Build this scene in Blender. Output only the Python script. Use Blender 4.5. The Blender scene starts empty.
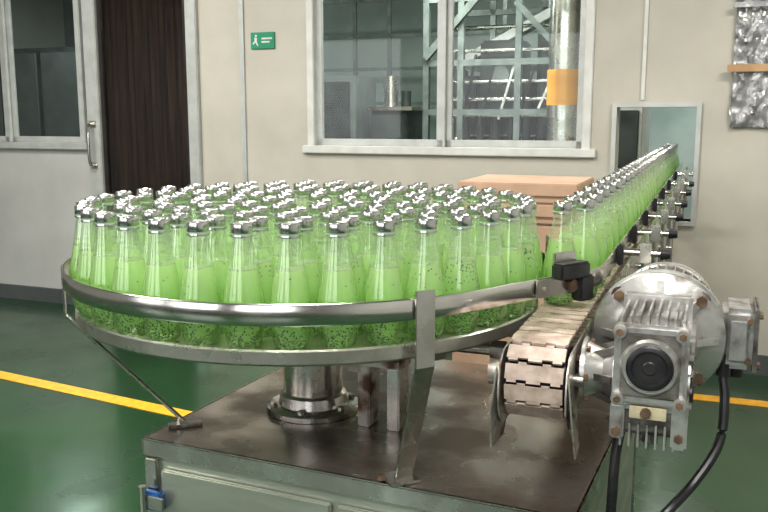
import bpy, bmesh, math, random
from mathutils import Vector, Matrix, Euler
random.seed(7)
S=bpy.context.scene
PI=math.pi
# ---------------------------------------------------------------- frames
def frame(ox,oy,ang):
    return Matrix.Translation((ox,oy,0)) @ Matrix.Rotation(ang,4,'Z')
MW=frame(-2.486,5.926,math.radians(-22))      # wall frame: x along the wall, y away from the hall
MC=frame(0.374,1.706,math.radians(-21.1))     # conveyor frame: x right, y downstream
MK=frame(-0.489,1.672,math.radians(-24))      # cabinet frame
CX,CY=-0.16,1.85                              # turntable axis
TZ=0.90
I4=Matrix.Identity(4)
# ---------------------------------------------------------------- materials
def newmat(name):
    m=bpy.data.materials.new(name); m.use_nodes=True
    nt=m.node_tree; nt.nodes.clear()
    out=nt.nodes.new('ShaderNodeOutputMaterial')
    return m,nt,out
def mk(name,c1,c2=None,scale=8,rough=.5,metal=0,bump=0,r2=None,stretch=None,coat=0,detail=6,lo=.35,hi=.65,spec=.5):
    m,nt,out=newmat(name)
    p=nt.nodes.new('ShaderNodeBsdfPrincipled'); nt.links.new(p.outputs[0],out.inputs[0])
    p.inputs['Base Color'].default_value=(*c1,1); p.inputs['Roughness'].default_value=rough
    p.inputs['Metallic'].default_value=metal; p.inputs['Coat Weight'].default_value=coat
    p.inputs['Specular IOR Level'].default_value=spec
    c2=c2 or tuple(x*.85 for x in c1)
    tc=nt.nodes.new('ShaderNodeTexCoord'); mp=nt.nodes.new('ShaderNodeMapping')
    nt.links.new(tc.outputs['Object'],mp.inputs[0])
    if stretch: mp.inputs['Scale'].default_value=stretch
    n=nt.nodes.new('ShaderNodeTexNoise'); n.inputs['Scale'].default_value=scale; n.inputs['Detail'].default_value=detail
    nt.links.new(mp.outputs[0],n.inputs['Vector'])
    r=nt.nodes.new('ShaderNodeMapRange'); r.inputs[1].default_value=lo; r.inputs[2].default_value=hi
    nt.links.new(n.outputs[0],r.inputs[0])
    mx=nt.nodes.new('ShaderNodeMix'); mx.data_type='RGBA'
    mx.inputs[6].default_value=(*c1,1); mx.inputs[7].default_value=(*c2,1)
    nt.links.new(r.outputs[0],mx.inputs[0]); nt.links.new(mx.outputs[2],p.inputs['Base Color'])
    if r2 is not None:
        rr=nt.nodes.new('ShaderNodeMapRange'); rr.inputs[3].default_value=rough; rr.inputs[4].default_value=r2
        nt.links.new(r.outputs[0],rr.inputs[0]); nt.links.new(rr.outputs[0],p.inputs['Roughness'])
    if bump:
        b=nt.nodes.new('ShaderNodeBump'); b.inputs['Strength'].default_value=bump; b.inputs['Distance'].default_value=.01
        nt.links.new(n.outputs[0],b.inputs['Height']); nt.links.new(b.outputs[0],p.inputs['Normal'])
    return m
def glassmat(name,tint,gloss=(.95,.97,.95),f0=.06,power=3.0,base=0.0,basecol=(.8,.9,.8),rough=.03,amp=.8):
    m,nt,out=newmat(name); N=nt.nodes.new; K=nt.links.new
    t=N('ShaderNodeBsdfTransparent'); t.inputs[0].default_value=(*tint,1)
    g=N('ShaderNodeBsdfGlossy'); g.inputs[0].default_value=(*gloss,1); g.inputs['Roughness'].default_value=rough
    lw=N('ShaderNodeLayerWeight'); lw.inputs[0].default_value=.5
    pw=N('ShaderNodeMath'); pw.operation='POWER'; K(lw.outputs['Facing'],pw.inputs[0]); pw.inputs[1].default_value=power
    ma=N('ShaderNodeMath'); ma.operation='MULTIPLY_ADD'; K(pw.outputs[0],ma.inputs[0]); ma.inputs[1].default_value=amp; ma.inputs[2].default_value=f0; ma.use_clamp=True
    mx=N('ShaderNodeMixShader'); K(ma.outputs[0],mx.inputs[0])
    K(t.outputs[0],mx.inputs[1]); K(g.outputs[0],mx.inputs[2])
    if base>0:
        d=N('ShaderNodeBsdfDiffuse'); d.inputs[0].default_value=(*basecol,1)
        m2=N('ShaderNodeMixShader'); m2.inputs[0].default_value=base
        K(mx.outputs[0],m2.inputs[1]); K(d.outputs[0],m2.inputs[2])
        K(m2.outputs[0],out.inputs[0])
    else: K(mx.outputs[0],out.inputs[0])
    return m
def emis(name,c,s):
    m,nt,out=newmat(name); e=nt.nodes.new('ShaderNodeEmission'); e.inputs[0].default_value=(*c,1); e.inputs[1].default_value=s
    nt.links.new(e.outputs[0],out.inputs[0]); return m

def liquidmat():
    m,nt,out=newmat('green_juice'); N=nt.nodes.new; L=nt.links.new
    tc=N('ShaderNodeTexCoord'); oi=N('ShaderNodeObjectInfo')
    sep=N('ShaderNodeSeparateXYZ'); L(tc.outputs['Object'],sep.inputs[0])
    add=N('ShaderNodeVectorMath'); add.operation='ADD'; L(tc.outputs['Object'],add.inputs[0]); L(oi.outputs['Random'],add.inputs[1])
    v=N('ShaderNodeTexVoronoi'); v.inputs['Scale'].default_value=285; L(add.outputs[0],v.inputs['Vector'])
    dot=N('ShaderNodeMapRange'); dot.inputs[1].default_value=.36; dot.inputs[2].default_value=.50; dot.inputs[3].default_value=1; dot.inputs[4].default_value=0
    L(v.outputs['Distance'],dot.inputs[0])
    low=N('ShaderNodeMapRange'); low.inputs[1].default_value=.015; low.inputs[2].default_value=.068; low.inputs[3].default_value=1.0; low.inputs[4].default_value=.015
    L(sep.outputs[2],low.inputs[0])
    hi=N('ShaderNodeMapRange'); hi.inputs[1].default_value=.075; hi.inputs[2].default_value=.12; hi.inputs[3].default_value=0; hi.inputs[4].default_value=.6
    L(sep.outputs[2],hi.inputs[0])
    rn=N('ShaderNodeMapRange'); rn.inputs[1].default_value=.70; rn.inputs[2].default_value=.98; rn.inputs[3].default_value=0; rn.inputs[4].default_value=1
    L(oi.outputs['Random'],rn.inputs[0])
    mu=N('ShaderNodeMath'); mu.operation='MULTIPLY'; L(hi.outputs[0],mu.inputs[0]); L(rn.outputs[0],mu.inputs[1])
    mxm=N('ShaderNodeMath'); mxm.operation='MAXIMUM'; L(low.outputs[0],mxm.inputs[0]); L(mu.outputs[0],mxm.inputs[1])
    sc=N('ShaderNodeSeparateColor'); L(v.outputs['Color'],sc.inputs[0])
    lt=N('ShaderNodeMath'); lt.operation='LESS_THAN'; L(sc.outputs[0],lt.inputs[0]); L(mxm.outputs[0],lt.inputs[1])
    fm=N('ShaderNodeMath'); fm.operation='MULTIPLY'; L(lt.outputs[0],fm.inputs[0]); L(dot.outputs[0],fm.inputs[1])
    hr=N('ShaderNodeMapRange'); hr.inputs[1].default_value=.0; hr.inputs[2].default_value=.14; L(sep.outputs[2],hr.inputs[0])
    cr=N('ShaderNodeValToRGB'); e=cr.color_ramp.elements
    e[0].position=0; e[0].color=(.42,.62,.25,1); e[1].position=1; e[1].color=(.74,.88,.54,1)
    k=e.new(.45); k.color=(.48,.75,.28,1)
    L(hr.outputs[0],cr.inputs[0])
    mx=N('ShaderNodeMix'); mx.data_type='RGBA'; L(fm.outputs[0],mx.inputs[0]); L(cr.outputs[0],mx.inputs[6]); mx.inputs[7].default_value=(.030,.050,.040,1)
    p=N('ShaderNodeBsdfPrincipled'); p.inputs['Roughness'].default_value=.06
    L(mx.outputs[2],p.inputs['Base Color'])
    t=N('ShaderNodeBsdfTranslucent'); L(mx.outputs[2],t.inputs[0])
    ms=N('ShaderNodeMixShader'); ms.inputs[0].default_value=.42; L(p.outputs[0],ms.inputs[1]); L(t.outputs[0],ms.inputs[2])
    rf=N('ShaderNodeBsdfRefraction'); rf.inputs['Color'].default_value=(.82,.96,.66,1); rf.inputs['IOR'].default_value=1.33; rf.inputs['Roughness'].default_value=.04
    tr=N('ShaderNodeBsdfTransparent'); tr.inputs[0].default_value=(.86,.96,.74,1)
    m3=N('ShaderNodeMixShader'); m3.inputs[0].default_value=.40; L(rf.outputs[0],m3.inputs[1]); L(tr.outputs[0],m3.inputs[2])
    inv=N('ShaderNodeMath'); inv.operation='MULTIPLY_ADD'; inv.inputs[1].default_value=-.58; inv.inputs[2].default_value=.58; L(fm.outputs[0],inv.inputs[0])
    ms2=N('ShaderNodeMixShader'); L(inv.outputs[0],ms2.inputs[0]); L(ms.outputs[0],ms2.inputs[1]); L(m3.outputs[0],ms2.inputs[2])
    # glass wall reflection over the drink
    gl=N('ShaderNodeBsdfGlossy'); gl.inputs[0].default_value=(1,1,1,1); gl.inputs['Roughness'].default_value=.03
    lw=N('ShaderNodeLayerWeight'); lw.inputs[0].default_value=.5
    pw=N('ShaderNodeMath'); pw.operation='POWER'; L(lw.outputs['Facing'],pw.inputs[0]); pw.inputs[1].default_value=3.2
    ma=N('ShaderNodeMath'); ma.operation='MULTIPLY_ADD'; L(pw.outputs[0],ma.inputs[0]); ma.inputs[1].default_value=.6; ma.inputs[2].default_value=.055; ma.use_clamp=True
    ms3=N('ShaderNodeMixShader'); L(ma.outputs[0],ms3.inputs[0]); L(ms2.outputs[0],ms3.inputs[1]); L(gl.outputs[0],ms3.inputs[2])
    L(ms3.outputs[0],out.inputs[0]); return m

M_steel=mk('brushed_stainless',(.66,.645,.61),(.50,.48,.44),14,.20,1,r2=.34)
M_rail=mk('polished_rail_steel',(.78,.765,.73),(.64,.61,.57),9,.11,1,r2=.24)
M_top=mk('stained_steel_top',(.50,.45,.41),(.26,.22,.19),6,.18,.85,r2=.40,lo=.4,hi=.62)
M_panel=mk('cabinet_steel_panel',(.55,.57,.50),(.42,.44,.38),5,.28,.8,r2=.40,stretch=(1,1,5))
M_disc=mk('turntable_steel',(.64,.63,.58),(.40,.39,.34),14,.24,.9,r2=.4)
M_rust=mk('grimy_steel',(.50,.47,.43),(.15,.09,.06),22,.38,.75,r2=.65,bump=.2,lo=.47,hi=.66)
M_cast=mk('cast_aluminium',(.62,.61,.59),(.20,.18,.16),22,.30,.85,bump=.2,r2=.55,lo=.46,hi=.72)
M_cast2=mk('cast_aluminium_dark',(.28,.27,.25),(.08,.07,.06),26,.42,.7,bump=.25,r2=.65)
M_black=mk('black_rubber',(.012,.012,.014),(.03,.03,.03),30,.35)
M_belt=mk('beige_slat_plastic',(.56,.46,.40),(.34,.26,.21),30,.42,0,bump=.1)
M_cap=mk('aluminium_cap',(.72,.72,.70),(.58,.59,.56),60,.20,1)
M_capg=mk('cap_green_band',(.34,.52,.35),(.5,.62,.5),80,.35,.4)
M_glassb=glassmat('bottle_glass',(.94,.98,.91),f0=.08,power=2.2,base=.06,basecol=(.78,.88,.66))
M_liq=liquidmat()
M_wall=mk('painted_wall_cream',(.485,.462,.402),(.415,.392,.338),3,.6,0,lo=.3,hi=.7)
M_wallw=mk('painted_wall_white',(.47,.47,.45),(.41,.41,.39),3,.55)
M_base=mk('baseboard_grey',(.10,.11,.11),(.07,.08,.08),6,.5)
M_floor=mk('green_epoxy',(.024,.066,.028),(.013,.038,.016),2.2,.14,0,r2=.32,lo=.35,hi=.7,coat=.1)
M_yel=mk('yellow_floor_paint',(.80,.42,.03),(.62,.31,.03),30,.4)
M_ceil=mk('ceiling_white',(.42,.42,.40),(.38,.38,.36),4,.8)
M_rear=mk('reflection_wall_grey',(.20,.19,.175),(.15,.145,.135),3,.7)  # dark tone of the added rear wall, for contrast in reflections
M_alu=mk('window_aluminium',(.48,.49,.47),(.41,.42,.40),12,.4,.2)
M_white=mk('white_paint',(.60,.60,.57),(.52,.52,.49),10,.45)
M_wglass=glassmat('window_glass',(.88,.94,.91),f0=.035,power=4,amp=.5)
M_wglass2=glassmat('grey_window_glass',(.62,.68,.66),f0=.10,amp=.5)
M_dglass=glassmat('door_glass',(.62,.58,.55),f0=.07,power=3,amp=.5)
M_dark=mk('dark_strip_pvc',(.016,.011,.010),(.075,.042,.030),3,.34,0,stretch=(14,1,.6),spec=.25)
M_dframe=mk('dark_bronze_frame',(.07,.065,.06),(.05,.045,.04),10,.35,.6)
M_teal=mk('far_teal_wall',(.38,.43,.405),(.18,.235,.215),.9,.7)
M_tealf=mk('grey_machine_frame',(.19,.215,.205),(.11,.13,.125),10,.36,.45)
M_far=mk('far_dark_machine',(.012,.017,.017),(.05,.06,.055),6,.4,.1)
M_orange=mk('amber_panel',(.80,.38,.06),(.62,.25,.03),3,.25,.1,stretch=(1,1,4))
M_card=mk('cardboard_brown',(.44,.30,.21),(.37,.245,.17),9,.75)
M_wood=mk('pallet_wood',(.35,.24,.14),(.25,.16,.09),12,.75)
M_sign=mk('sign_green',(.02,.25,.14),(.02,.22,.12),5,.4)
M_tape=mk('brown_tape',(.46,.30,.15),(.38,.23,.11),12,.35)
M_blue=mk('blue_latch',(.03,.13,.35),(.02,.08,.2),12,.4)
M_bronze=mk('rusty_bolt',(.30,.20,.13),(.15,.10,.07),40,.5,.7)
M_label=mk('gearbox_label',(.55,.50,.34),(.4,.36,.25),60,.5)
M_pvc=mk('crumpled_plastic',(.40,.40,.39),(.20,.20,.20),14,.22,.45,bump=.7)
M_tube=emis('lamp_tube',(1,.97,.9),9)
# ---------------------------------------------------------------- mesh builder
class MB:
    def __init__(s,name,M=I4):
        s.name=name; s.M=M; s.bm=bmesh.new(); s.mats=[]
    def mi(s,m):
        if m not in s.mats: s.mats.append(m)
        return s.mats.index(m)
    def add(s,tb,mat,T=None):
        if T is not None: tb.transform(T)
        if mat is not None:
            i=s.mi(mat)
            for f in tb.faces: f.material_index=i
        me=bpy.data.meshes.new('t'); tb.to_mesh(me); tb.free(); s.bm.from_mesh(me); bpy.data.meshes.remove(me)
    def box(s,x0,x1,y0,y1,z0,z1,mat,bev=0,R=None,F=None):
        tb=bmesh.new(); bmesh.ops.create_cube(tb,size=1)
        sx,sy,sz=x1-x0,y1-y0,z1-z0
        bmesh.ops.scale(tb,vec=(sx,sy,sz),verts=tb.verts)
        if bev: bmesh.ops.bevel(tb,geom=tb.edges[:],offset=bev,segments=2,affect='EDGES')
        T=Matrix.Translation(((x0+x1)/2,(y0+y1)/2,(z0+z1)/2))
        if R is not None: T=T@R
        if F is not None: T=F@T
        s.add(tb,mat,T)
    def bar(s,p0,p1,w,t,mat,up=(0,0,1),bev=0):
        p0=Vector(p0);p1=Vector(p1);z=(p1-p0);l=z.length;z.normalize()
        x=Vector(up).cross(z)
        if x.length<1e-3: x=Vector((1,0,0))
        x.normalize(); y=z.cross(x)
        R=Matrix((x,y,z)).transposed().to_4x4()
        tb=bmesh.new(); bmesh.ops.create_cube(tb,size=1); bmesh.ops.scale(tb,vec=(w,t,l),verts=tb.verts)
        if bev: bmesh.ops.bevel(tb,geom=tb.edges[:],offset=bev,segments=2,affect='EDGES')
        s.add(tb,mat,Matrix.Translation((p0+p1)/2)@R)
    def cyl(s,p0,p1,r,mat,seg=20,r2=None,bev=0,F=None):
        p0=Vector(p0);p1=Vector(p1)
        if F is not None: p0=F@p0; p1=F@p1
        d=p1-p0
        tb=bmesh.new(); bmesh.ops.create_cone(tb,cap_ends=True,segments=seg,radius1=r,radius2=r if r2 is None else r2,depth=d.length)
        if bev:
            ed=[e for e in tb.edges if abs(e.verts[0].co.z-e.verts[1].co.z)<1e-6]
            bmesh.ops.bevel(tb,geom=ed,offset=bev,segments=2,affect='EDGES')
        s.add(tb,mat,Matrix.Translation((p0+p1)/2)@d.to_track_quat('Z','Y').to_matrix().to_4x4())
    def quad(s,pts,mat):
        tb=bmesh.new(); tb.faces.new([tb.verts.new(p) for p in pts]); s.add(tb,mat)
    def lathe(s,o,axis,prof,mat,seg=32,mats=None):
        tb=bmesh.new(); rings=[]
        for z,r in prof:
            if r<1e-5: rings.append([tb.verts.new((0,0,z))])
            else: rings.append([tb.verts.new((r*math.cos(2*PI*i/seg),r*math.sin(2*PI*i/seg),z)) for i in range(seg)])
        for k in range(len(rings)-1):
            a,b=rings[k],rings[k+1]
            m=s.mi(mats[k] if mats else mat)
            for i in range(seg):
                j=(i+1)%seg
                if len(a)==1 and len(b)==1: continue
                if len(a)==1: f=tb.faces.new((a[0],b[j],b[i]))
                elif len(b)==1: f=tb.faces.new((a[i],a[j],b[0]))
                else: f=tb.faces.new((a[i],a[j],b[j],b[i]))
                f.material_index=m
        bmesh.ops.recalc_face_normals(tb,faces=tb.faces)
        s.add(tb,None,Matrix.Translation(o)@Vector(axis).to_track_quat('Z','Y').to_matrix().to_4x4())
    def sweep(s,path,sec,mat,closed=True,up=Vector((0,0,1))):
        path=[Vector(p) for p in path]; tb=bmesh.new(); rings=[]
        for i,p in enumerate(path):
            t=(path[min(i+1,len(path)-1)]-path[max(i-1,0)]).normalized()
            u=up
            if abs(t.dot(u))>.95: u=Vector((0,1,0))
            sd=t.cross(u).normalized(); uu=sd.cross(t).normalized()
            rings.append([tb.verts.new(p+sd*a+uu*b) for a,b in sec])
        n=len(sec)
        for k in range(len(rings)-1):
            for i in range(n):
                j=(i+1)%n; tb.faces.new((rings[k][i],rings[k][j],rings[k+1][j],rings[k+1][i]))
        tb.faces.new(rings[0][::-1]); tb.faces.new(rings[-1])
        bmesh.ops.recalc_face_normals(tb,faces=tb.faces)
        s.add(tb,mat)
    def tube(s,path,r,mat,seg=10):
        s.sweep(path,[(r*math.cos(2*PI*i/seg),r*math.sin(2*PI*i/seg)) for i in range(seg)],mat)
    def prism(s,pts,vec,mat):
        tb=bmesh.new(); a=[tb.verts.new(p) for p in pts]; b=[tb.verts.new(Vector(p)+Vector(vec)) for p in pts]
        n=len(pts); tb.faces.new(a); tb.faces.new(b[::-1])
        for i in range(n): tb.faces.new((a[i],b[i],b[(i+1)%n],a[(i+1)%n]))
        bmesh.ops.recalc_face_normals(tb,faces=tb.faces); s.add(tb,mat)
    def mesh(s):
        me=bpy.data.meshes.new(s.name); s.bm.to_mesh(me); s.bm.free()
        for m in s.mats: me.materials.append(m)
        for p in me.polygons: p.use_smooth=True
        me.set_sharp_from_angle(angle=math.radians(35))
        return me
    def done(s,parent=None):
        o=bpy.data.objects.new(s.name,s.mesh()); S.collection.objects.link(o); o.matrix_world=s.M
        if parent: o.parent=parent
        return o
def spline(pts,n=10):
    P=[Vector(p) for p in pts]; P=[P[0]*2-P[1]]+P+[P[-1]*2-P[-2]]; out=[]
    for i in range(1,len(P)-2):
        for k in range(n):
            t=k/n; a,b,c,d=P[i-1],P[i],P[i+1],P[i+2]
            out.append(.5*((2*b)+(c-a)*t+(2*a-5*b+4*c-d)*t*t+(-a+3*b-3*c+d)*t**3))
    out.append(P[-2]); return out
# ---------------------------------------------------------------- room shell
f=MB('floor',MW); f.box(-3.2,6.7,-8,0.12,-.1,0,M_floor); f.box(-3.2,6.7,.12,5.2,-.1,0,M_floor); f.done()
c=MB('ceiling',MW); c.box(-3.2,6.7,-8,5.2,2.9,3.0,M_ceil); c.done()
w=MB('wall_back',MW); T=.12
def seg(a,b,z0,z1,m=M_wall): w.box(a,b,0,T,z0,z1,m)
WX0,WX1,WZ0,WZ1=2.197,3.847,1.075,2.2
OX0,OX1,OZ0,OZ1=3.976,4.362,.76,1.335
seg(-3.2,.58,0,1.07,M_wallw); seg(-3.2,-1.0,1.07,2.9,M_wallw); seg(-1.0,1.45,2.2,2.9)
seg(1.45,WX0,0,2.9); seg(WX0,WX1,0,WZ0); seg(WX0,WX1,WZ1,2.9)
seg(WX1,OX0,0,2.9); seg(OX0,OX1,0,OZ0); seg(OX0,OX1,OZ1,2.9); seg(OX1,6.7,0,2.9)
w.done()
w=MB('wall_left',MW); w.box(-3.3,-3.2,-8,5.2,0,2.9,M_wallw); w.done()
w=MB('wall_right',MW); w.box(6.7,6.8,-8,5.2,0,2.9,M_wallw); w.done()
w=MB('wall_far',MW); w.box(-3.2,6.7,4.0,4.1,0,2.9,M_teal); w.done()
w=MB('reflection_wall_rear',MW)  # unseen wall with bright openings, added to give the steel contrasting reflections
w.box(-3.2,6.7,-8.1,-8,0,.95,M_rear); w.box(-3.2,6.7,-8.1,-8,2.5,2.9,M_rear)
for a,b_ in ((-3.2,-2.4),(-.3,.5),(2.6,3.4),(5.5,6.7)): w.box(a,b_,-8.1,-8,.95,2.5,M_rear)
w.done()
b=MB('baseboard_back',MW); b.box(-3.2,.575,-.02,-.001,0,.10,M_base); b.box(1.46,6.7,-.02,-.001,0,.10,M_base); b.done()
t=MB('trim_1',MW); t.box(1.745,1.775,-.012,-.001,.1,2.9,M_alu); t.done()
t=MB('trim_2',MW); t.box(4.09,4.108,-.010,-.001,1.37,2.9,M_white); t.done()
# floor lines
y=MB('yellow_floor_line'); 
def line(p,q,wd):
    p=Vector((*p,.003));q=Vector((*q,.003)); d=(q-p).normalized(); n=Vector((-d.y,d.x,0))*wd/2
    y.prism([p-n,q-n,q+n,p+n],(0,0,-.0025),M_yel)
line((-3.0,4.72),(-.35,3.27),.085); line((.1,4.29),(3.6,3.00),.085); y.done()
# windows
def window(name,x0,x1,z0,z1,mull,glass,mf):
    o=MB(name,MW)
    fw=.045
    o.box(x0-.03,x1+.03,-.03,.10,z0-.0,z0+.045,mf,.004)
    o.box(x0,x1,-.015,.10,z1-fw,z1,mf,.004)
    o.box(x0,x0+fw,-.015,.10,z0+.04,z1,mf,.004); o.box(x1-fw,x1,-.015,.10,z0+.04,z1,mf,.004)
    pan=[x0+fw]+mull+[x1-fw]
    for i in range(len(pan)-1):
        a,b_=pan[i],pan[i+1]; yy=.02+.03*(i%2); s=.040
        o.box(a,b_,yy,yy+.025,z0+.045,z0+.045+s,M_alu,.003); o.box(a,b_,yy,yy+.025,z1-fw-s,z1-fw,M_alu,.003)
        o.box(a-.01,a+s,yy,yy+.025,z0+.045,z1-fw,M_alu,.003); o.box(b_-s,b_+.01,yy,yy+.025,z0+.045,z1-fw,M_alu,.003)
        o.quad([(a+.02,yy+.012,z0+.06),(b_-.02,yy+.012,z0+.06),(b_-.02,yy+.012,z1-fw-.02),(a+.02,yy+.012,z1-fw-.02)],glass)
    return o.done()
window('window_1',WX0,WX1,WZ0,WZ1,[3.03],M_wglass,M_white)
window('window_2',-.97,.543,1.07,2.2,[-.15],M_wglass2,M_alu)
# conveyor opening frame
o=MB('trim_3',MW)
for a in ((OX0-.022,OX1+.022,OZ1,OZ1+.022),(OX0-.022,OX1+.022,OZ0-.022,OZ0),(OX0-.022,OX0,OZ0,OZ1),(OX1,OX1+.022,OZ0,OZ1)):
    o.box(a[0],a[1],-.02,.125,a[2],a[3],M_alu)
o.done()
# glazed metal door with dark strip curtain behind the glass
d=MB('door_1',MW)
d.box(.578,.68,-.03,.11,0,2.2,M_alu,.005); d.box(1.37,1.449,-.03,.11,0,2.2,M_alu,.005); d.box(.68,1.37,-.03,.11,2.1,2.2,M_alu,.005)
d.box(.68,1.37,-.02,.11,0,.02,M_alu)
d.box(.682,.712,-.008,.020,.02,2.1,M_dframe,.002); d.box(1.338,1.368,-.008,.020,.02,2.1,M_dframe,.002); d.box(.712,1.338,-.005,.020,.02,.12,M_dframe,.002); d.box(.712,1.338,-.005,.020,2.05,2.1,M_dframe,.002)
d.quad([(.70,.006,.1),(1.35,.006,.1),(1.35,.006,2.08),(.70,.006,2.08)],M_dglass)
n=11; wd=.69/n
for i in range(n):
    xs=.68+i*wd; yy=.04+.007*(i%2)
    path=[(xs+wd*1.12*k/6-.003,yy+.005*math.sin(PI*k/6),0) for k in range(7)]
    pts=[(p[0],p[1],.03) for p in path]+[(p[0],p[1]+.003,.03) for p in path[::-1]]
    d.prism(pts,(0,0,2.07),M_dark)
d.tube(spline([(.625,-.03,.97),(.628,-.075,.985),(.628,-.085,1.10),(.628,-.075,1.225),(.625,-.03,1.24)],8),.011,M_rail)
d.box(.60,.65,-.036,-.03,.95,.99,M_steel); d.box(.60,.65,-.036,-.03,1.22,1.26,M_steel)
d.done()
# exit sign
s=MB('exit_sign',MW); s.box(1.825,1.985,-.012,-.001,1.688,1.784,M_sign,.002)
M_sg=M_white
s.box(1.90,1.97,-.0135,-.012,1.742,1.752,M_sg); s.box(1.90,1.955,-.0135,-.012,1.722,1.732,M_sg)
s.cyl((1.862,-.0135,1.764),(1.862,-.012,1.764),.007,M_sg,12); s.prism([(1.852,-.0135,1.755),(1.870,-.0135,1.752),(1.866,-.0135,1.732),(1.878,-.0135,1.706),(1.870,-.0135,1.704),(1.858,-.0135,1.726),(1.842,-.0135,1.712),(1.838,-.0135,1.718),(1.852,-.0135,1.735)],(0,.001,0),M_sg)
s.done()
# taped plastic sheet on wall
p=MB('plastic_sheet',MW)
tb=bmesh.new(); NX,NZ=26,46
from mathutils import noise
g=[[tb.verts.new((4.515+.30*i/NX+.012*noise.noise(Vector((j*.3,0,0))), -.014-.02*abs(noise.noise(Vector((i*.35,j*.22,3))))-.018*abs(noise.noise(Vector((i*.9,j*.6,9)))), 1.235+.78*j/NZ)) for i in range(NX+1)] for j in range(NZ+1)]
for j in range(NZ):
    for i in range(NX): tb.faces.new((g[j][i],g[j][i+1],g[j+1][i+1],g[j+1][i]))
p.add(tb,M_pvc)
p.box(4.49,4.83,-.052,-.046,1.50,1.535,M_tape); p.box(4.50,4.83,-.052,-.046,1.80,1.825,M_pvc)
p.done()
# ---------------------------------------------------------------- next room contents
m=MB('machine_frame',MW)
for x in (2.35,2.62,3.05,3.42,3.7):
    for yy in (1.6,2.5): m.box(x,x+.045,yy,yy+.045,0,2.6,M_tealf)
for z in (.9,1.3,1.66,2.12,2.5):
    for yy in (1.6,2.5): m.box(2.35,3.74,yy,yy+.04,z,z+.045,M_tealf)
m.bar((2.37,1.6,1.72),(3.05,1.6,2.45),.05,.05,M_tealf); m.bar((3.05,1.6,2.1),(3.42,1.6,1.7),.04,.04,M_tealf)
m.bar((2.4,2.5,1.75),(3.6,1.6,2.15),.07,.07,M_alu)
random.seed(3)
for i in range(9):
    x=2.48+.12*i; h=1.2+.38*random.random()
    m.cyl((x,1.9,.9),(x,1.9,h),.022+.03*random.random(),random.choice([M_far,M_steel,M_far]))
    m.box(x-.04,x+.05,2.0,2.2,1.15,1.25+.45*random.random(),M_far,.01)
m.box(2.4,3.7,1.7,2.45,.7,.92,M_far)
m.box(2.72,3.05,1.85,2.15,1.28,1.86,M_far,.02); m.cyl((3.2,2.0,1.1),(3.2,2.0,1.9),.07,M_far); m.box(2.5,2.70,1.9,2.2,1.2,1.6,M_far,.02)
m.cyl((2.88,1.84,1.6),(2.88,1.86,1.6),.07,M_tealf,24)
for i in range(7): m.bar((2.45+.15*i,1.75,1.15+.04*i),(2.57+.15*i,1.75,1.78-.03*i),.018,.018,random.choice([M_steel,M_far]))
for z in (1.42,1.55,1.78,1.95): m.cyl((2.4,1.8,z),(3.7,1.8,z),.014,M_steel,10)
m.cyl((2.4,2.05,1.1),(3.7,2.05,1.1),.04,M_steel); m.cyl((2.5,1.75,1.30),(3.3,1.75,1.30),.015,M_steel)
m.done()
m=MB('steel_tank',MW); m.lathe((3.535,.95,0),(0,0,1),[(0,0),(0,.105),(1.28,.105),(1.28,.115),(1.36,.115),(1.44,.115),(1.58,.115),(1.58,.11),(1.80,.11),(2.1,.105),(2.1,0)],None,32,[M_steel,M_steel,M_steel,M_steel,M_orange,M_orange,M_alu,M_steel,M_steel,M_steel]); m.done()
m=MB('lattice_partition',MW)
for x in (.75,1.15,1.5,1.85,2.2,2.6,3.0,3.4): m.box(x,x+.035,3.0,3.03,0,2.85,M_tealf)
for z in (.5,1.0,1.4,1.72,2.02,2.35): m.box(.75,3.43,3.0,3.03,z,z+.03,M_tealf)
m.done()
m=MB('process_cabinet',MW)
m.box(1.30,1.68,1.85,2.3,0,1.62,M_tealf,.01); m.box(1.34,1.64,1.84,1.85,.2,1.57,M_far,.004)
m.box(1.80,2.12,1.9,2.3,0,1.36,M_far,.01); m.cyl((1.90,2.1,1.36),(1.90,2.1,1.62),.06,M_steel); m.cyl((2.03,2.1,1.36),(2.03,2.1,1.5),.04,M_far); m.box(1.76,2.16,1.88,2.32,1.34,1.37,M_steel)
m.done()
m=MB('labelling_machine',MW)
m.box(3.76,3.99,1.3,1.8,0,1.42,M_white,.01); m.box(3.79,3.96,1.285,1.30,.95,1.33,M_far,.004); m.box(3.80,3.95,1.28,1.29,.7,.85,M_orange,.004)
m.cyl((3.87,1.5,1.42),(3.87,1.5,1.9),.03,M_steel)
m.done()
m=MB('window_dark_block',MW)  # added dark block so the left window looks dark in the middle
m.box(-2.7,-1.25,2.0,2.5,.05,1.95,M_far,.01)
for i in range(3): m.box(-2.66+.48*i,-2.24+.48*i,1.985,2.0,.15,1.9,M_base,.004)
m.done()
# cardboard boxes
m=MB('cardboard_boxes',frame(.545,3.27,math.radians(-21)))
for yy in (-.22,-.03,.16): m.box(-.23,.23,yy,yy+.07,0,.09,M_wood)
for i in range(6): m.box(-.23+.078*i,-.23+.078*i+.06,-.22,.23,.09,.11,M_wood)
z=.11; hs=[.20,.20,.20,.19,.075,.075]
for i,h in enumerate(hs):
    dx=[0,-.01,.0,-.01,-.035,.01][i]; hx=.215
    m.box(dx-hx,dx+hx,-.21,.21,z,z+h-.002,M_card,.006)
    if h<.1: m.box(dx-hx-.005,dx+hx+.005,-.216,.216,z+h*.35,z+h-.001,M_card,.004)
    z+=h
m.done()
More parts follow.
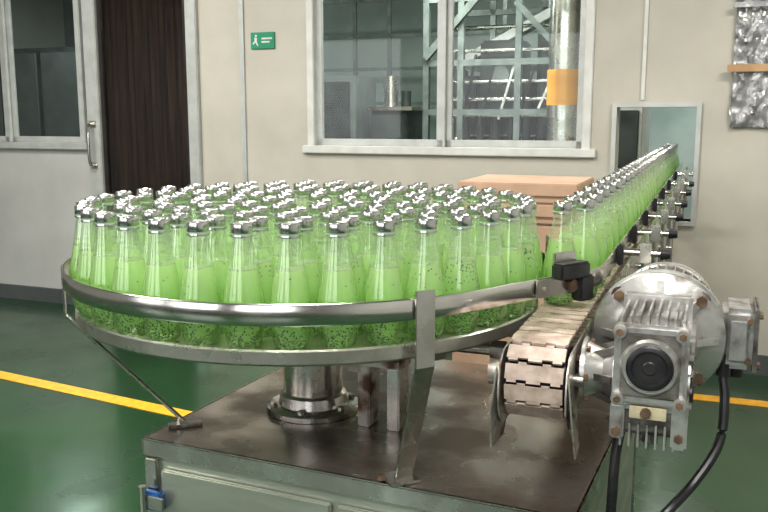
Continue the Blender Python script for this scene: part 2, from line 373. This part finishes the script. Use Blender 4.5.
# ---------------------------------------------------------------- cabinet
k=MB('machine_cabinet',MK); W,D=.875,.78; Zt=.63
k.box(-.008,W+.008,-.008,D+.008,Zt-.006,Zt,M_top,.002)
k.box(-.008,W+.008,-.008,-.003,Zt-.035,Zt,M_steel); k.box(-.008,-.003,-.008,D,Zt-.035,Zt,M_steel); k.box(W+.003,W+.008,-.008,D,Zt-.035,Zt,M_steel)
k.box(0,W,0,D,.14,Zt-.007,M_panel,.004)
for a,b_ in ((.04,.43),(.445,.835)):
    k.box(a,b_,-.012,0,.18,Zt-.06,M_panel,.003)
    k.cyl((b_-.04,-.03,.40),(b_-.04,-.012,.40),.012,M_black)
k.box(0,.03,-.012,0,.14,Zt-.04,M_steel,.002); k.box(W-.03,W,-.012,0,.14,Zt-.04,M_steel,.002)
k.box(.0,.05,-.030,-.012,.485,.525,M_blue,.004); k.cyl((.012,-.036,.47),(.012,-.036,.54),.008,M_rail); k.box(.02,.06,-.034,-.028,.49,.52,M_steel,.002)
k.box(-.02,0,-.0,.03,.49,.52,M_steel,.003)
for x in (.05,W-.05):
    for yy in (.05,D-.05):
        k.cyl((x,yy,.03),(x,yy,.15),.02,M_steel); k.cyl((x,yy,0),(x,yy,.03),.04,M_black,r2=.025)
k.done()
# ---------------------------------------------------------------- turntable
t=MB('rotary_turntable',frame(CX,CY,0)); R=.495
t.lathe((0,0,0),(0,0,1),[(.882,0),(.882,R-.02),(.874,R-.015),(.874,R-.003),(.878,R),(.899,R),(.902,R-.003),(.902,R-.010),(TZ,R-.012),(TZ,0)],M_disc,128)
t.lathe((0,0,0),(0,0,1),[(Zt+.001,0),(Zt+.001,.105),(Zt+.012,.105),(Zt+.016,.098),(Zt+.018,.078),(Zt+.04,.074),(Zt+.045,.066),(.855,.066),(.86,.10),(.882,.12),(.882,0)],M_steel,48)
for i in range(6):
    a=i*PI/3+.3; t.cyl((.09*math.cos(a),.09*math.sin(a),Zt+.012),(.09*math.cos(a),.09*math.sin(a),Zt+.024),.008,M_steel,6)
for i in range(4):
    a=i*PI/2+.6; t.bar((.1*math.cos(a),.1*math.sin(a),.866),(.46*math.cos(a),.46*math.sin(a),.866),.03,.026,M_steel)
def rp(a,r,z): return (r*math.cos(a),r*math.sin(a),z)
RR=.513
a=math.radians(-64)
u_=(math.cos(a),math.sin(a),0)
top=Vector(rp(a,RR+.008,.998)); mid=Vector(rp(a,RR+.008,.865)); ft=Vector((.035-CX,1.462-CY,.636))
t.bar(top,mid,.036,.006,M_steel,up=u_,bev=.001)
t.bar(mid+Vector((0,0,.002)),ft,.036,.006,M_steel,up=u_,bev=.001)
t.box(ft.x-.035,ft.x+.022,ft.y-.03,ft.y+.03,Zt+.001,Zt+.006,M_steel,.001,R=Matrix.Rotation(a,4,'Z'))
t.cyl((ft.x-.04,ft.y-.012,Zt+.006),(ft.x-.04,ft.y-.012,Zt+.014),.008,M_bronze,6)
a=math.radians(193)
p0=Vector(rp(a,RR+.006,.98)); p1=Vector(rp(a,RR+.006,.875)); p2=Vector((-.425-CX,1.735-CY,Zt+.01))
t.bar(p0,p1,.022,.004,M_steel,up=(math.cos(a),math.sin(a),0)); t.cyl(p1,p2,.0045,M_steel,10)
t.box(p2.x-.035,p2.x+.035,p2.y-.012,p2.y+.012,Zt+.001,Zt+.008,M_rust,.001,R=Matrix.Rotation(.35,4,'Z'))
t.cyl((p2.x-.01,p2.y,Zt+.008),(p2.x-.01,p2.y,Zt+.018),.007,M_steel,6)
a=math.radians(100); t.bar(rp(a,RR+.006,.98),rp(a,RR+.006,.66),.03,.005,M_steel,up=(math.cos(a),math.sin(a),0)); t.bar(rp(a,RR+.006,.66),rp(a,.3,Zt+.01),.03,.005,M_steel)
t.done()
s=MB('support_saddle',frame(.0,1.74,math.radians(-24)))
s.box(-.05,.05,-.03,.03,.765,.785,M_rust,.003); s.box(-.05,-.022,-.028,.028,Zt+.001,.766,M_rust,.003); s.box(.018,.046,-.028,.028,Zt+.001,.766,M_steel,.003)
s.box(-.06,-.01,-.035,.035,.785,.797,M_rust,.002); s.cyl((0,0,.785),(0,0,.852),.012,M_steel)
s.done()
# guide rail
def L(a,k,z): 
    v=MC@Vector((a,k,z)); return v
RZ=.966
g=MB('guide_rail')
path=[L(-.062,kk,RZ) for kk in (4.5,3.5,2.8,2.2,1.6,1.0,.7,.5,.35)]
a0=math.radians(0)
n=110
for i in range(n+1):
    a=a0+ (math.radians(315)-a0)*i/n
    path.append(Vector((CX+RR*math.cos(a),CY+RR*math.sin(a),RZ)))
pA=path[-1].copy(); tA=Vector((.707,.707,0)); pB=L(.066,.03,RZ); tB=Vector((.36,.933,0)); ln=.30
for i in range(1,15):
    q=i/14; h00=2*q**3-3*q*q+1;h10=q**3-2*q*q+q;h01=-2*q**3+3*q*q;h11=q**3-q*q
    path.append(pA*h00+tA*ln*h10+pB*h01+tB*ln*h11)
    if i==7: Fb=Matrix.Translation((path[-1].x,path[-1].y,0))@Matrix.Rotation(math.atan2((path[-1]-path[-2]).y,(path[-1]-path[-2]).x),4,'Z')
path+= [L(.066,kk,RZ) for kk in (.1,.3,.6,1.0,1.6,2.2,2.8,3.5,4.5)]
sec=[(-.0015,-.0185),(.0015,-.0185),(.003,-.016),(.003,.016),(.0015,.0185),(-.0015,.0185)]
g.sweep(path,sec,M_rail)
g.box(-.075,.050,-.012,-.005,.950,.984,M_steel,.002,F=Fb)
g.cyl((.012,-.012,.967),(.012,-.022,.967),.013,M_bronze,6,F=Fb); g.cyl((-.055,-.012,.967),(-.055,-.017,.967),.006,M_steel,8,F=Fb)
g.box(-.035,.045,-.034,-.004,.982,1.012,M_black,.004,F=Fb); g.box(.022,.062,-.030,-.004,.935,.985,M_black,.004,F=Fb)
g.box(-.025,.035,-.006,.002,.98,1.03,M_steel,.002,F=Fb)
g.done()
# ---------------------------------------------------------------- bottles
def bottle_mesh():
    b=MB('juice_bottle')
    prof=[(0.002,0),(0.0,.020),(.0015,.026),(.006,.0292),(.018,.0318),(.035,.0345),(.05,.0354),(.070,.0354),(.082,.0345),(.095,.0322),(.108,.0296),(.12,.0272),(.132,.0250),
          (.145,.0228),(.158,.0207),(.170,.0187),(.178,.0174),(.184,.0165),(.196,.0165)]
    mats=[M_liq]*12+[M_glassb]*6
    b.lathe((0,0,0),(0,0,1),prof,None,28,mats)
    b.lathe((0,0,0),(0,0,1),[(.132,.0245),(.1322,0)],M_liq,28)
    b.lathe((0,0,0),(0,0,1),[(.186,.0165),(.186,.0190),(.188,.0193),(.190,.0185),(.1925,.0185),(.193,.0188),(.2075,.0186),(.2095,.0178),(.2100,.0160),(.2092,.0150),(.2092,0)],None,28,
            [M_cap,M_cap,M_cap,M_capg,M_capg,M_cap,M_cap,M_cap,M_cap,M_cap])
    return b.mesh()
BM=bottle_mesh()
def group(name):
    e=bpy.data.objects.new(name,None); S.collection.objects.link(e); return e
placed=[]
random.seed(7)
def put(par,i,x,y,z):
    o=bpy.data.objects.new('bottle_%d'%i,BM); S.collection.objects.link(o); o.parent=par
    o.location=(x,y,z); o.rotation_euler=(0,0,random.uniform(0,6.28)); placed.append((x,y))
gc=group('juice_bottles')
i=0; kk=.02
while kk<4.4:
    a=.021 if i%2 else -.017
    v=L(a+random.uniform(-.002,.002),kk,0); put(gc,i,v.x,v.y,TZ+.001); kk+=.0655+random.uniform(0,.004); i+=1
gd=group('juice_bottles.001')
i=0; r=.467
while r>.03:
    n=int(2*PI*r/.0785); ph=random.uniform(0,6.28)
    if r>.46: ph=math.radians(-90)+.01
    for q in range(n):
        a=ph+2*PI*q/n; x=CX+r*math.cos(a)+random.uniform(-.002,.002); y_=CY+r*math.sin(a)+random.uniform(-.002,.002)
        if r>.46: x=CX+r*math.cos(a); y_=CY+r*math.sin(a)
        if all((x-X)**2+(y_-Y)**2>.0712**2 for X,Y in placed):
            put(gd,i,x,y_,TZ+.001); i+=1
    r-=.0755
# ---------------------------------------------------------------- conveyor
c=MB('slat_conveyor',MC); SK=-.262; SR=.066; SZ=TZ-.004-SR-.004
p_=.0385; ww=.050
def slat(k,z,ang):
    R_=Matrix.Rotation(ang,4,'X')
    T=Matrix.Translation((0,k,z))@R_
    for (x0,x1,y0,y1) in ((-ww,ww,-.0135,.0135),(-ww+.004,-.030,-.0185,-.0125),(-.012,.012,-.0185,-.0125),(.030,ww-.004,-.0185,-.0125),(-.028,-.014,.0125,.0175),(.014,.028,.0125,.0175)):
        tb=bmesh.new(); bmesh.ops.create_cube(tb,size=1); bmesh.ops.scale(tb,vec=(x1-x0,y1-y0,.005),verts=tb.verts)
        bmesh.ops.translate(tb,vec=((x0+x1)/2,(y0+y1)/2,0),verts=tb.verts); c.add(tb,M_belt,T)
kk=SK+.015
while kk<4.5: slat(kk,TZ-.004,0); kk+=p_
n=6
for j in range(n):
    th=PI*(j+.35)/n
    slat(SK-(SR+.004)*math.sin(th),SZ+(SR+.004)*math.cos(th),th)
kk=SK+.03
while kk<1.6: slat(kk,SZ-SR-.004,PI); kk+=p_
c.box(-.045,.045,SK-.01,4.5,TZ-.016,TZ-.008,M_steel)
for sx in (-1,1):
    x0=sx*.0575; x1=sx*.0605
    lo,hi=min(x0,x1),max(x0,x1)
    c.box(lo,hi,-.12,4.5,.79,.888,M_steel)
def guard(sx,mat):
    nose=[(SK-.035-.050*math.sin(q*PI/8),.815+.068*math.cos(q*PI/8)) for q in range(9)]
    pts=[(SK+.14,.885)]+nose+[(SK+.03,.745),(SK+.14,.77)]
    c.prism([(sx*.056,a_,b_) for a_,b_ in pts],(sx*.003,0,0),mat)
    c.prism([(sx*.059,SK-.055,.765),(sx*.059,SK+.02,.765),(sx*.068,SK+.01,.704),(sx*.072,SK-.060,.704)],(sx*.003,0,0),mat)
    c.prism([(sx*.059,SK-.085,.86),(sx*.059,SK-.055,.765),(sx*.072,SK-.060,.704),(sx*.068,SK-.090,.78)],(sx*.003,0,0),mat)
    for zz,kq in ((.86,SK+.02),(.80,SK+.05),(.79,SK-.06)):
        c.cyl((sx*.058,kq,zz),(sx*.065,kq,zz),.007,M_bronze,6)
guard(-1,M_rust); guard(1,M_rust)
c.cyl((-.085,SK,SZ),(.075,SK,SZ),.012,M_steel); c.cyl((-.092,SK,SZ),(-.07,SK,SZ),.024,M_rust)
c.cyl((-.05,SK,SZ),(.05,SK,SZ),SR-.008,M_black,24)
c.cyl((-.30,-.02,.835),(-.058,-.02,.835),.007,M_rust); c.cyl((-.26,-.10,.82),(-.058,-.10,.82),.012,M_steel); c.cyl((-.13,-.10,.82),(-.10,-.10,.82),.02,M_rust,6)
c.box(-.17,-.06,-.14,-.06,.862,.868,M_rust,.001)
for kk in (.285,.65,1.06,1.5,2.0,2.5,3.2):
    c.box(.070,.084,kk-.020,kk+.020,.945,.994,M_black,.003)
    c.cyl((.078,kk,.975),(.165,kk,.975),.0085,M_rail); c.cyl((.165,kk,.975),(.187,kk,.975),.015,M_black,12,r2=.011)
    c.box(.120,.144,kk-.014,kk+.014,.952,.998,M_steel,.003); c.cyl((.132,kk,.998),(.132,kk,1.02),.006,M_rail,10)
    c.cyl((.132,kk,.80),(.132,kk,.96),.0085,M_steel); c.cyl((.06,kk,.815),(.14,kk,.815),.009,M_steel)
    c.cyl((-.065,kk+.1,.975),(-.11,kk+.1,.975),.005,M_rail); c.cyl((-.11,kk+.1,.99),(-.11,kk+.1,.81),.006,M_steel); c.cyl((-.11,kk+.1,.82),(-.06,kk+.1,.82),.006,M_steel)
for kk in (.75,1.7,2.6,4.2):
    for x in (-.085,.085):
        c.box(x-.018,x+.018,kk-.018,kk+.018,.03,.84,M_steel,.002); c.cyl((x,kk,0),(x,kk,.03),.035,M_black,r2=.02)
    c.box(-.08,.08,kk-.012,kk+.012,.3,.33,M_steel); c.box(-.08,.08,kk-.012,kk+.012,.77,.795,M_steel)
c.done()
# ---------------------------------------------------------------- gear motor
g=MB('gear_motor',MC); ax,az=.186,.870
oz=.832; ok_=-.21
g.cyl((.067,ok_,oz),(.075,ok_,oz),.060,M_cast,36,bev=.002)
g.lathe((.075,ok_,oz),(1,0,0),[(0,.052),(.012,.046),(.03,.040),(.045,.048),(.053,.058),(.053,0)],M_cast,32)
for q in range(6):
    a=q*PI/3; g.bar((.076,ok_+.035*math.cos(a),oz+.035*math.sin(a)),(.122,ok_+.052*math.cos(a),oz+.052*math.sin(a)),.008,.012,M_cast2)
    g.cyl((.075,ok_+.052*math.cos(a),oz+.052*math.sin(a)),(.082,ok_+.052*math.cos(a),oz+.052*math.sin(a)),.006,M_bronze,6)
x0,x1=ax-.060,ax+.060
g.box(x0+.004,x1-.004,-.275,-.115,.775,.935,M_cast,.014)
g.cyl((x0-.002,ok_,oz),(x1+.004,ok_,oz),.068,M_cast,36,bev=.004)
g.cyl((x1+.004,ok_,oz),(x1+.010,ok_,oz),.042,M_cast2,30,bev=.002)
g.box(x0,x1,-.288,-.270,.800,.940,M_cast,.006)
g.box(x0+.012,x1-.012,-.292,-.285,.815,.926,M_cast2,.004)
g.lathe((ax,-.288,az),(0,-1,0),[(0,.050),(.006,.048),(.010,.044),(.010,.040),(.010,0)],M_cast,40)
g.lathe((ax,-.298,az),(0,-1,0),[(0,.0385),(.004,.038),(.006,.035),(.006,.029),(.0035,.027),(.0035,.012),(.005,.010),(.005,0)],M_black,40)
for sx in (-1,1):
    for sz in (-1,1):
        bx,bz=ax+sx*.050,az+sz*.058
        g.cyl((bx,-.300,bz),(bx,-.265,bz),.011,M_cast,16,bev=.001); g.cyl((bx,-.305,bz),(bx,-.299,bz),.0065,M_bronze,6)
for q in range(8):
    xx=x0+.010+q*.0143
    g.box(xx-.002,xx+.002,-.275,-.12,.925,.957-.002*abs(q-3.5),M_cast,.001)
g.box(x0,x1,-.140,-.118,.78,.965,M_cast,.004)
g.box(x0+.006,x1-.006,-.270,-.125,.742,.80,M_cast2,.008)
for q in range(7):
    xx=x0+.016+q*.0145
    g.box(xx-.0018,xx+.0018,-.278,-.13,.722,.765,M_cast,.001)
g.box(x0-.002,x0+.022,-.290,-.26,.738,.80,M_cast,.004); g.box(x1-.022,x1+.004,-.290,-.26,.730,.81,M_cast,.004)
for bx in (x0+.010,x1-.009):
    g.cyl((bx,-.297,.752),(bx,-.288,.752),.008,M_bronze,6)
g.box(ax-.030,ax+.030,-.2895,-.286,.800-.022,.800,M_label,.001); g.cyl((ax-.003,-.298,.79),(ax-.003,-.286,.79),.009,M_bronze,8)
for q in range(5):
    zz=.80+q*.028; g.box(x1-.004,x1+.008,-.27,-.125,zz-.002,zz+.002,M_cast)
FX=ax
g.lathe((FX,-.125,az),(0,1,0),[(0,.062),(.02,.068),(.045,.080),(.055,.108),(.060,.120),(.075,.120),(.078,.124),(.092,.124),(.095,.118),(.095,0)],M_cast,56)
for q in range(4):
    a=PI/4+q*PI/2; bx,bz=FX+.105*math.cos(a),az+.105*math.sin(a)
    g.cyl((bx,-.082,bz),(bx,-.066,bz),.011,M_bronze,6); g.cyl((bx,-.067,bz),(bx,-.063,bz),.016,M_cast2,20)
for q in range(8):
    a=q*PI/4; g.bar((FX+.066*math.cos(a),-.10,az+.066*math.sin(a)),(FX+.106*math.cos(a),-.069,az+.106*math.sin(a)),.006,.014,M_cast,up=(math.cos(a+PI/2),0,math.sin(a+PI/2)))
g.cyl((ax,-.03,az),(ax,.16,az),.088,M_cast2,40)
for q in range(36):
    a=2*PI*q/36
    u=Vector((math.cos(a),0,math.sin(a)))
    pm=Vector((ax,.065,az))+u*.094
    if ax+.100*math.cos(a)<.075: continue
    g.bar(pm-Vector((0,.09,0)),pm+Vector((0,.09,0)),.0028,.020,M_cast,up=(math.cos(a),0,math.sin(a)))
g.lathe((ax,.150,az),(0,1,0),[(0,0),(0,.100),(.004,.103),(.05,.101),(.062,.09),(.064,0)],M_cast,40)
g.box(ax+.085,ax+.125,-.035,.075,az-.040,az+.040,M_cast2,.004)
g.box(ax+.112,ax+.170,-.050,.075,az-.058,az+.058,M_cast,.010)
g.box(ax+.168,ax+.176,-.055,.080,az-.063,az+.063,M_cast2,.004)
g.box(ax+.122,ax+.160,-.058,-.048,az-.042,az+.042,M_cast,.005)
for sz in (-.048,.048):
    g.cyl((ax+.176,-.04,az+sz),(ax+.182,-.04,az+sz),.007,M_bronze,6); g.cyl((ax+.160,-.062,az+sz*.8),(ax+.160,-.05,az+sz*.8),.006,M_bronze,6)
g.cyl((ax+.140,0,az-.058),(ax+.140,0,az-.082),.016,M_black,12)
g.cyl((ax+.120,-.03,az-.075),(ax+.120,-.03,az-.03),.014,M_black,12)
g.done()
g=MB('power_cable',MC)
g.tube(spline([(ax+.120,-.03,az-.078),(ax+.125,-.04,az-.12),(ax+.12,-.06,az-.20),(ax+.08,-.10,az-.27),(ax+.02,-.16,az-.335),(ax-.03,-.12,az-.45),(ax+.0,.1,az-.62),(ax+.05,.3,az-.80),(ax+.1,.5,.012),(ax+.3,1.0,.012)],10),.009,M_black)
g.done()
g=MB('corrugated_conduit',MC)
pp=spline([(x0+.012,-.20,.738),(x0+.005,-.22,.68),(x0+.003,-.23,.60),(x0+.0,-.22,.45),(x0+.02,-.15,.2),(x0+.05,-.1,.012),(x0+.2,.3,.012)],22)
g.tube(pp,.0065,M_black)
for q in range(0,len(pp)-1):
    dd=(pp[q+1]-pp[q]).normalized(); g.cyl(pp[q]-dd*.0022,pp[q]+dd*.0022,.0092,M_black,12)
g.done()
# ---------------------------------------------------------------- lamps
def lamp(name,x,y,energy,z=2.78,M=MW,lx=1.25,ly=.35,col=(1,.975,.93)):
    o=MB(name,M@Matrix.Translation((x,y,z)))
    o.box(-lx/2,lx/2,-ly/2,ly/2,.03,.12,M_white,.004)
    for q in (-.09,.09): o.cyl((-lx/2+.03,q,.012),(lx/2-.03,q,.012),.014,M_tube,12)
    ob=o.done()
    ld=bpy.data.lights.new(name+'_light','AREA'); ld.shape='RECTANGLE'; ld.size=lx; ld.size_y=ly; ld.energy=energy; ld.color=col
    lo=bpy.data.objects.new(name+'_light',ld); S.collection.objects.link(lo); lo.parent=ob; lo.location=(0,0,-.01)
lamp('ceiling_lamp',3.0,-2.6,102)
lamp('ceiling_lamp.001',4.6,-4.9,92)
lamp('ceiling_lamp.002',1.0,-1.5,62)
lamp('ceiling_lamp.003',5.6,-1.6,58)
lamp('ceiling_lamp.004',1.2,-5.0,90)
lamp('next_room_fill_1',2.4,1.0,120,col=(1,1,.96))  # added fill light, brightens the room behind the main window
lamp('next_room_fill_2',4.2,2.6,90,col=(.97,1,.97))  # added fill light for the view through the conveyor opening
lamp('next_room_fill_3',-.8,1.6,60,col=(.94,1,.98))  # added fill light, lifts the room behind the left window
wd=bpy.data.worlds.new('hall_daylight'); S.world=wd; wd.use_nodes=True
bg=wd.node_tree.nodes['Background']; bg.inputs[0].default_value=(.96,.97,1,1); bg.inputs[1].default_value=3.6
S.view_settings.view_transform='Standard'; S.view_settings.look='None'
S.view_settings.exposure=.06; S.view_settings.gamma=.88
# ---------------------------------------------------------------- camera
cd=bpy.data.cameras.new('camera'); cd.sensor_width=36; cd.lens=850/768*36; cd.clip_start=.02
co=bpy.data.objects.new('camera',cd); S.collection.objects.link(co); co.location=(0,0,1.28); co.rotation_euler=(math.radians(90-9.22),0,0)
S.camera=co
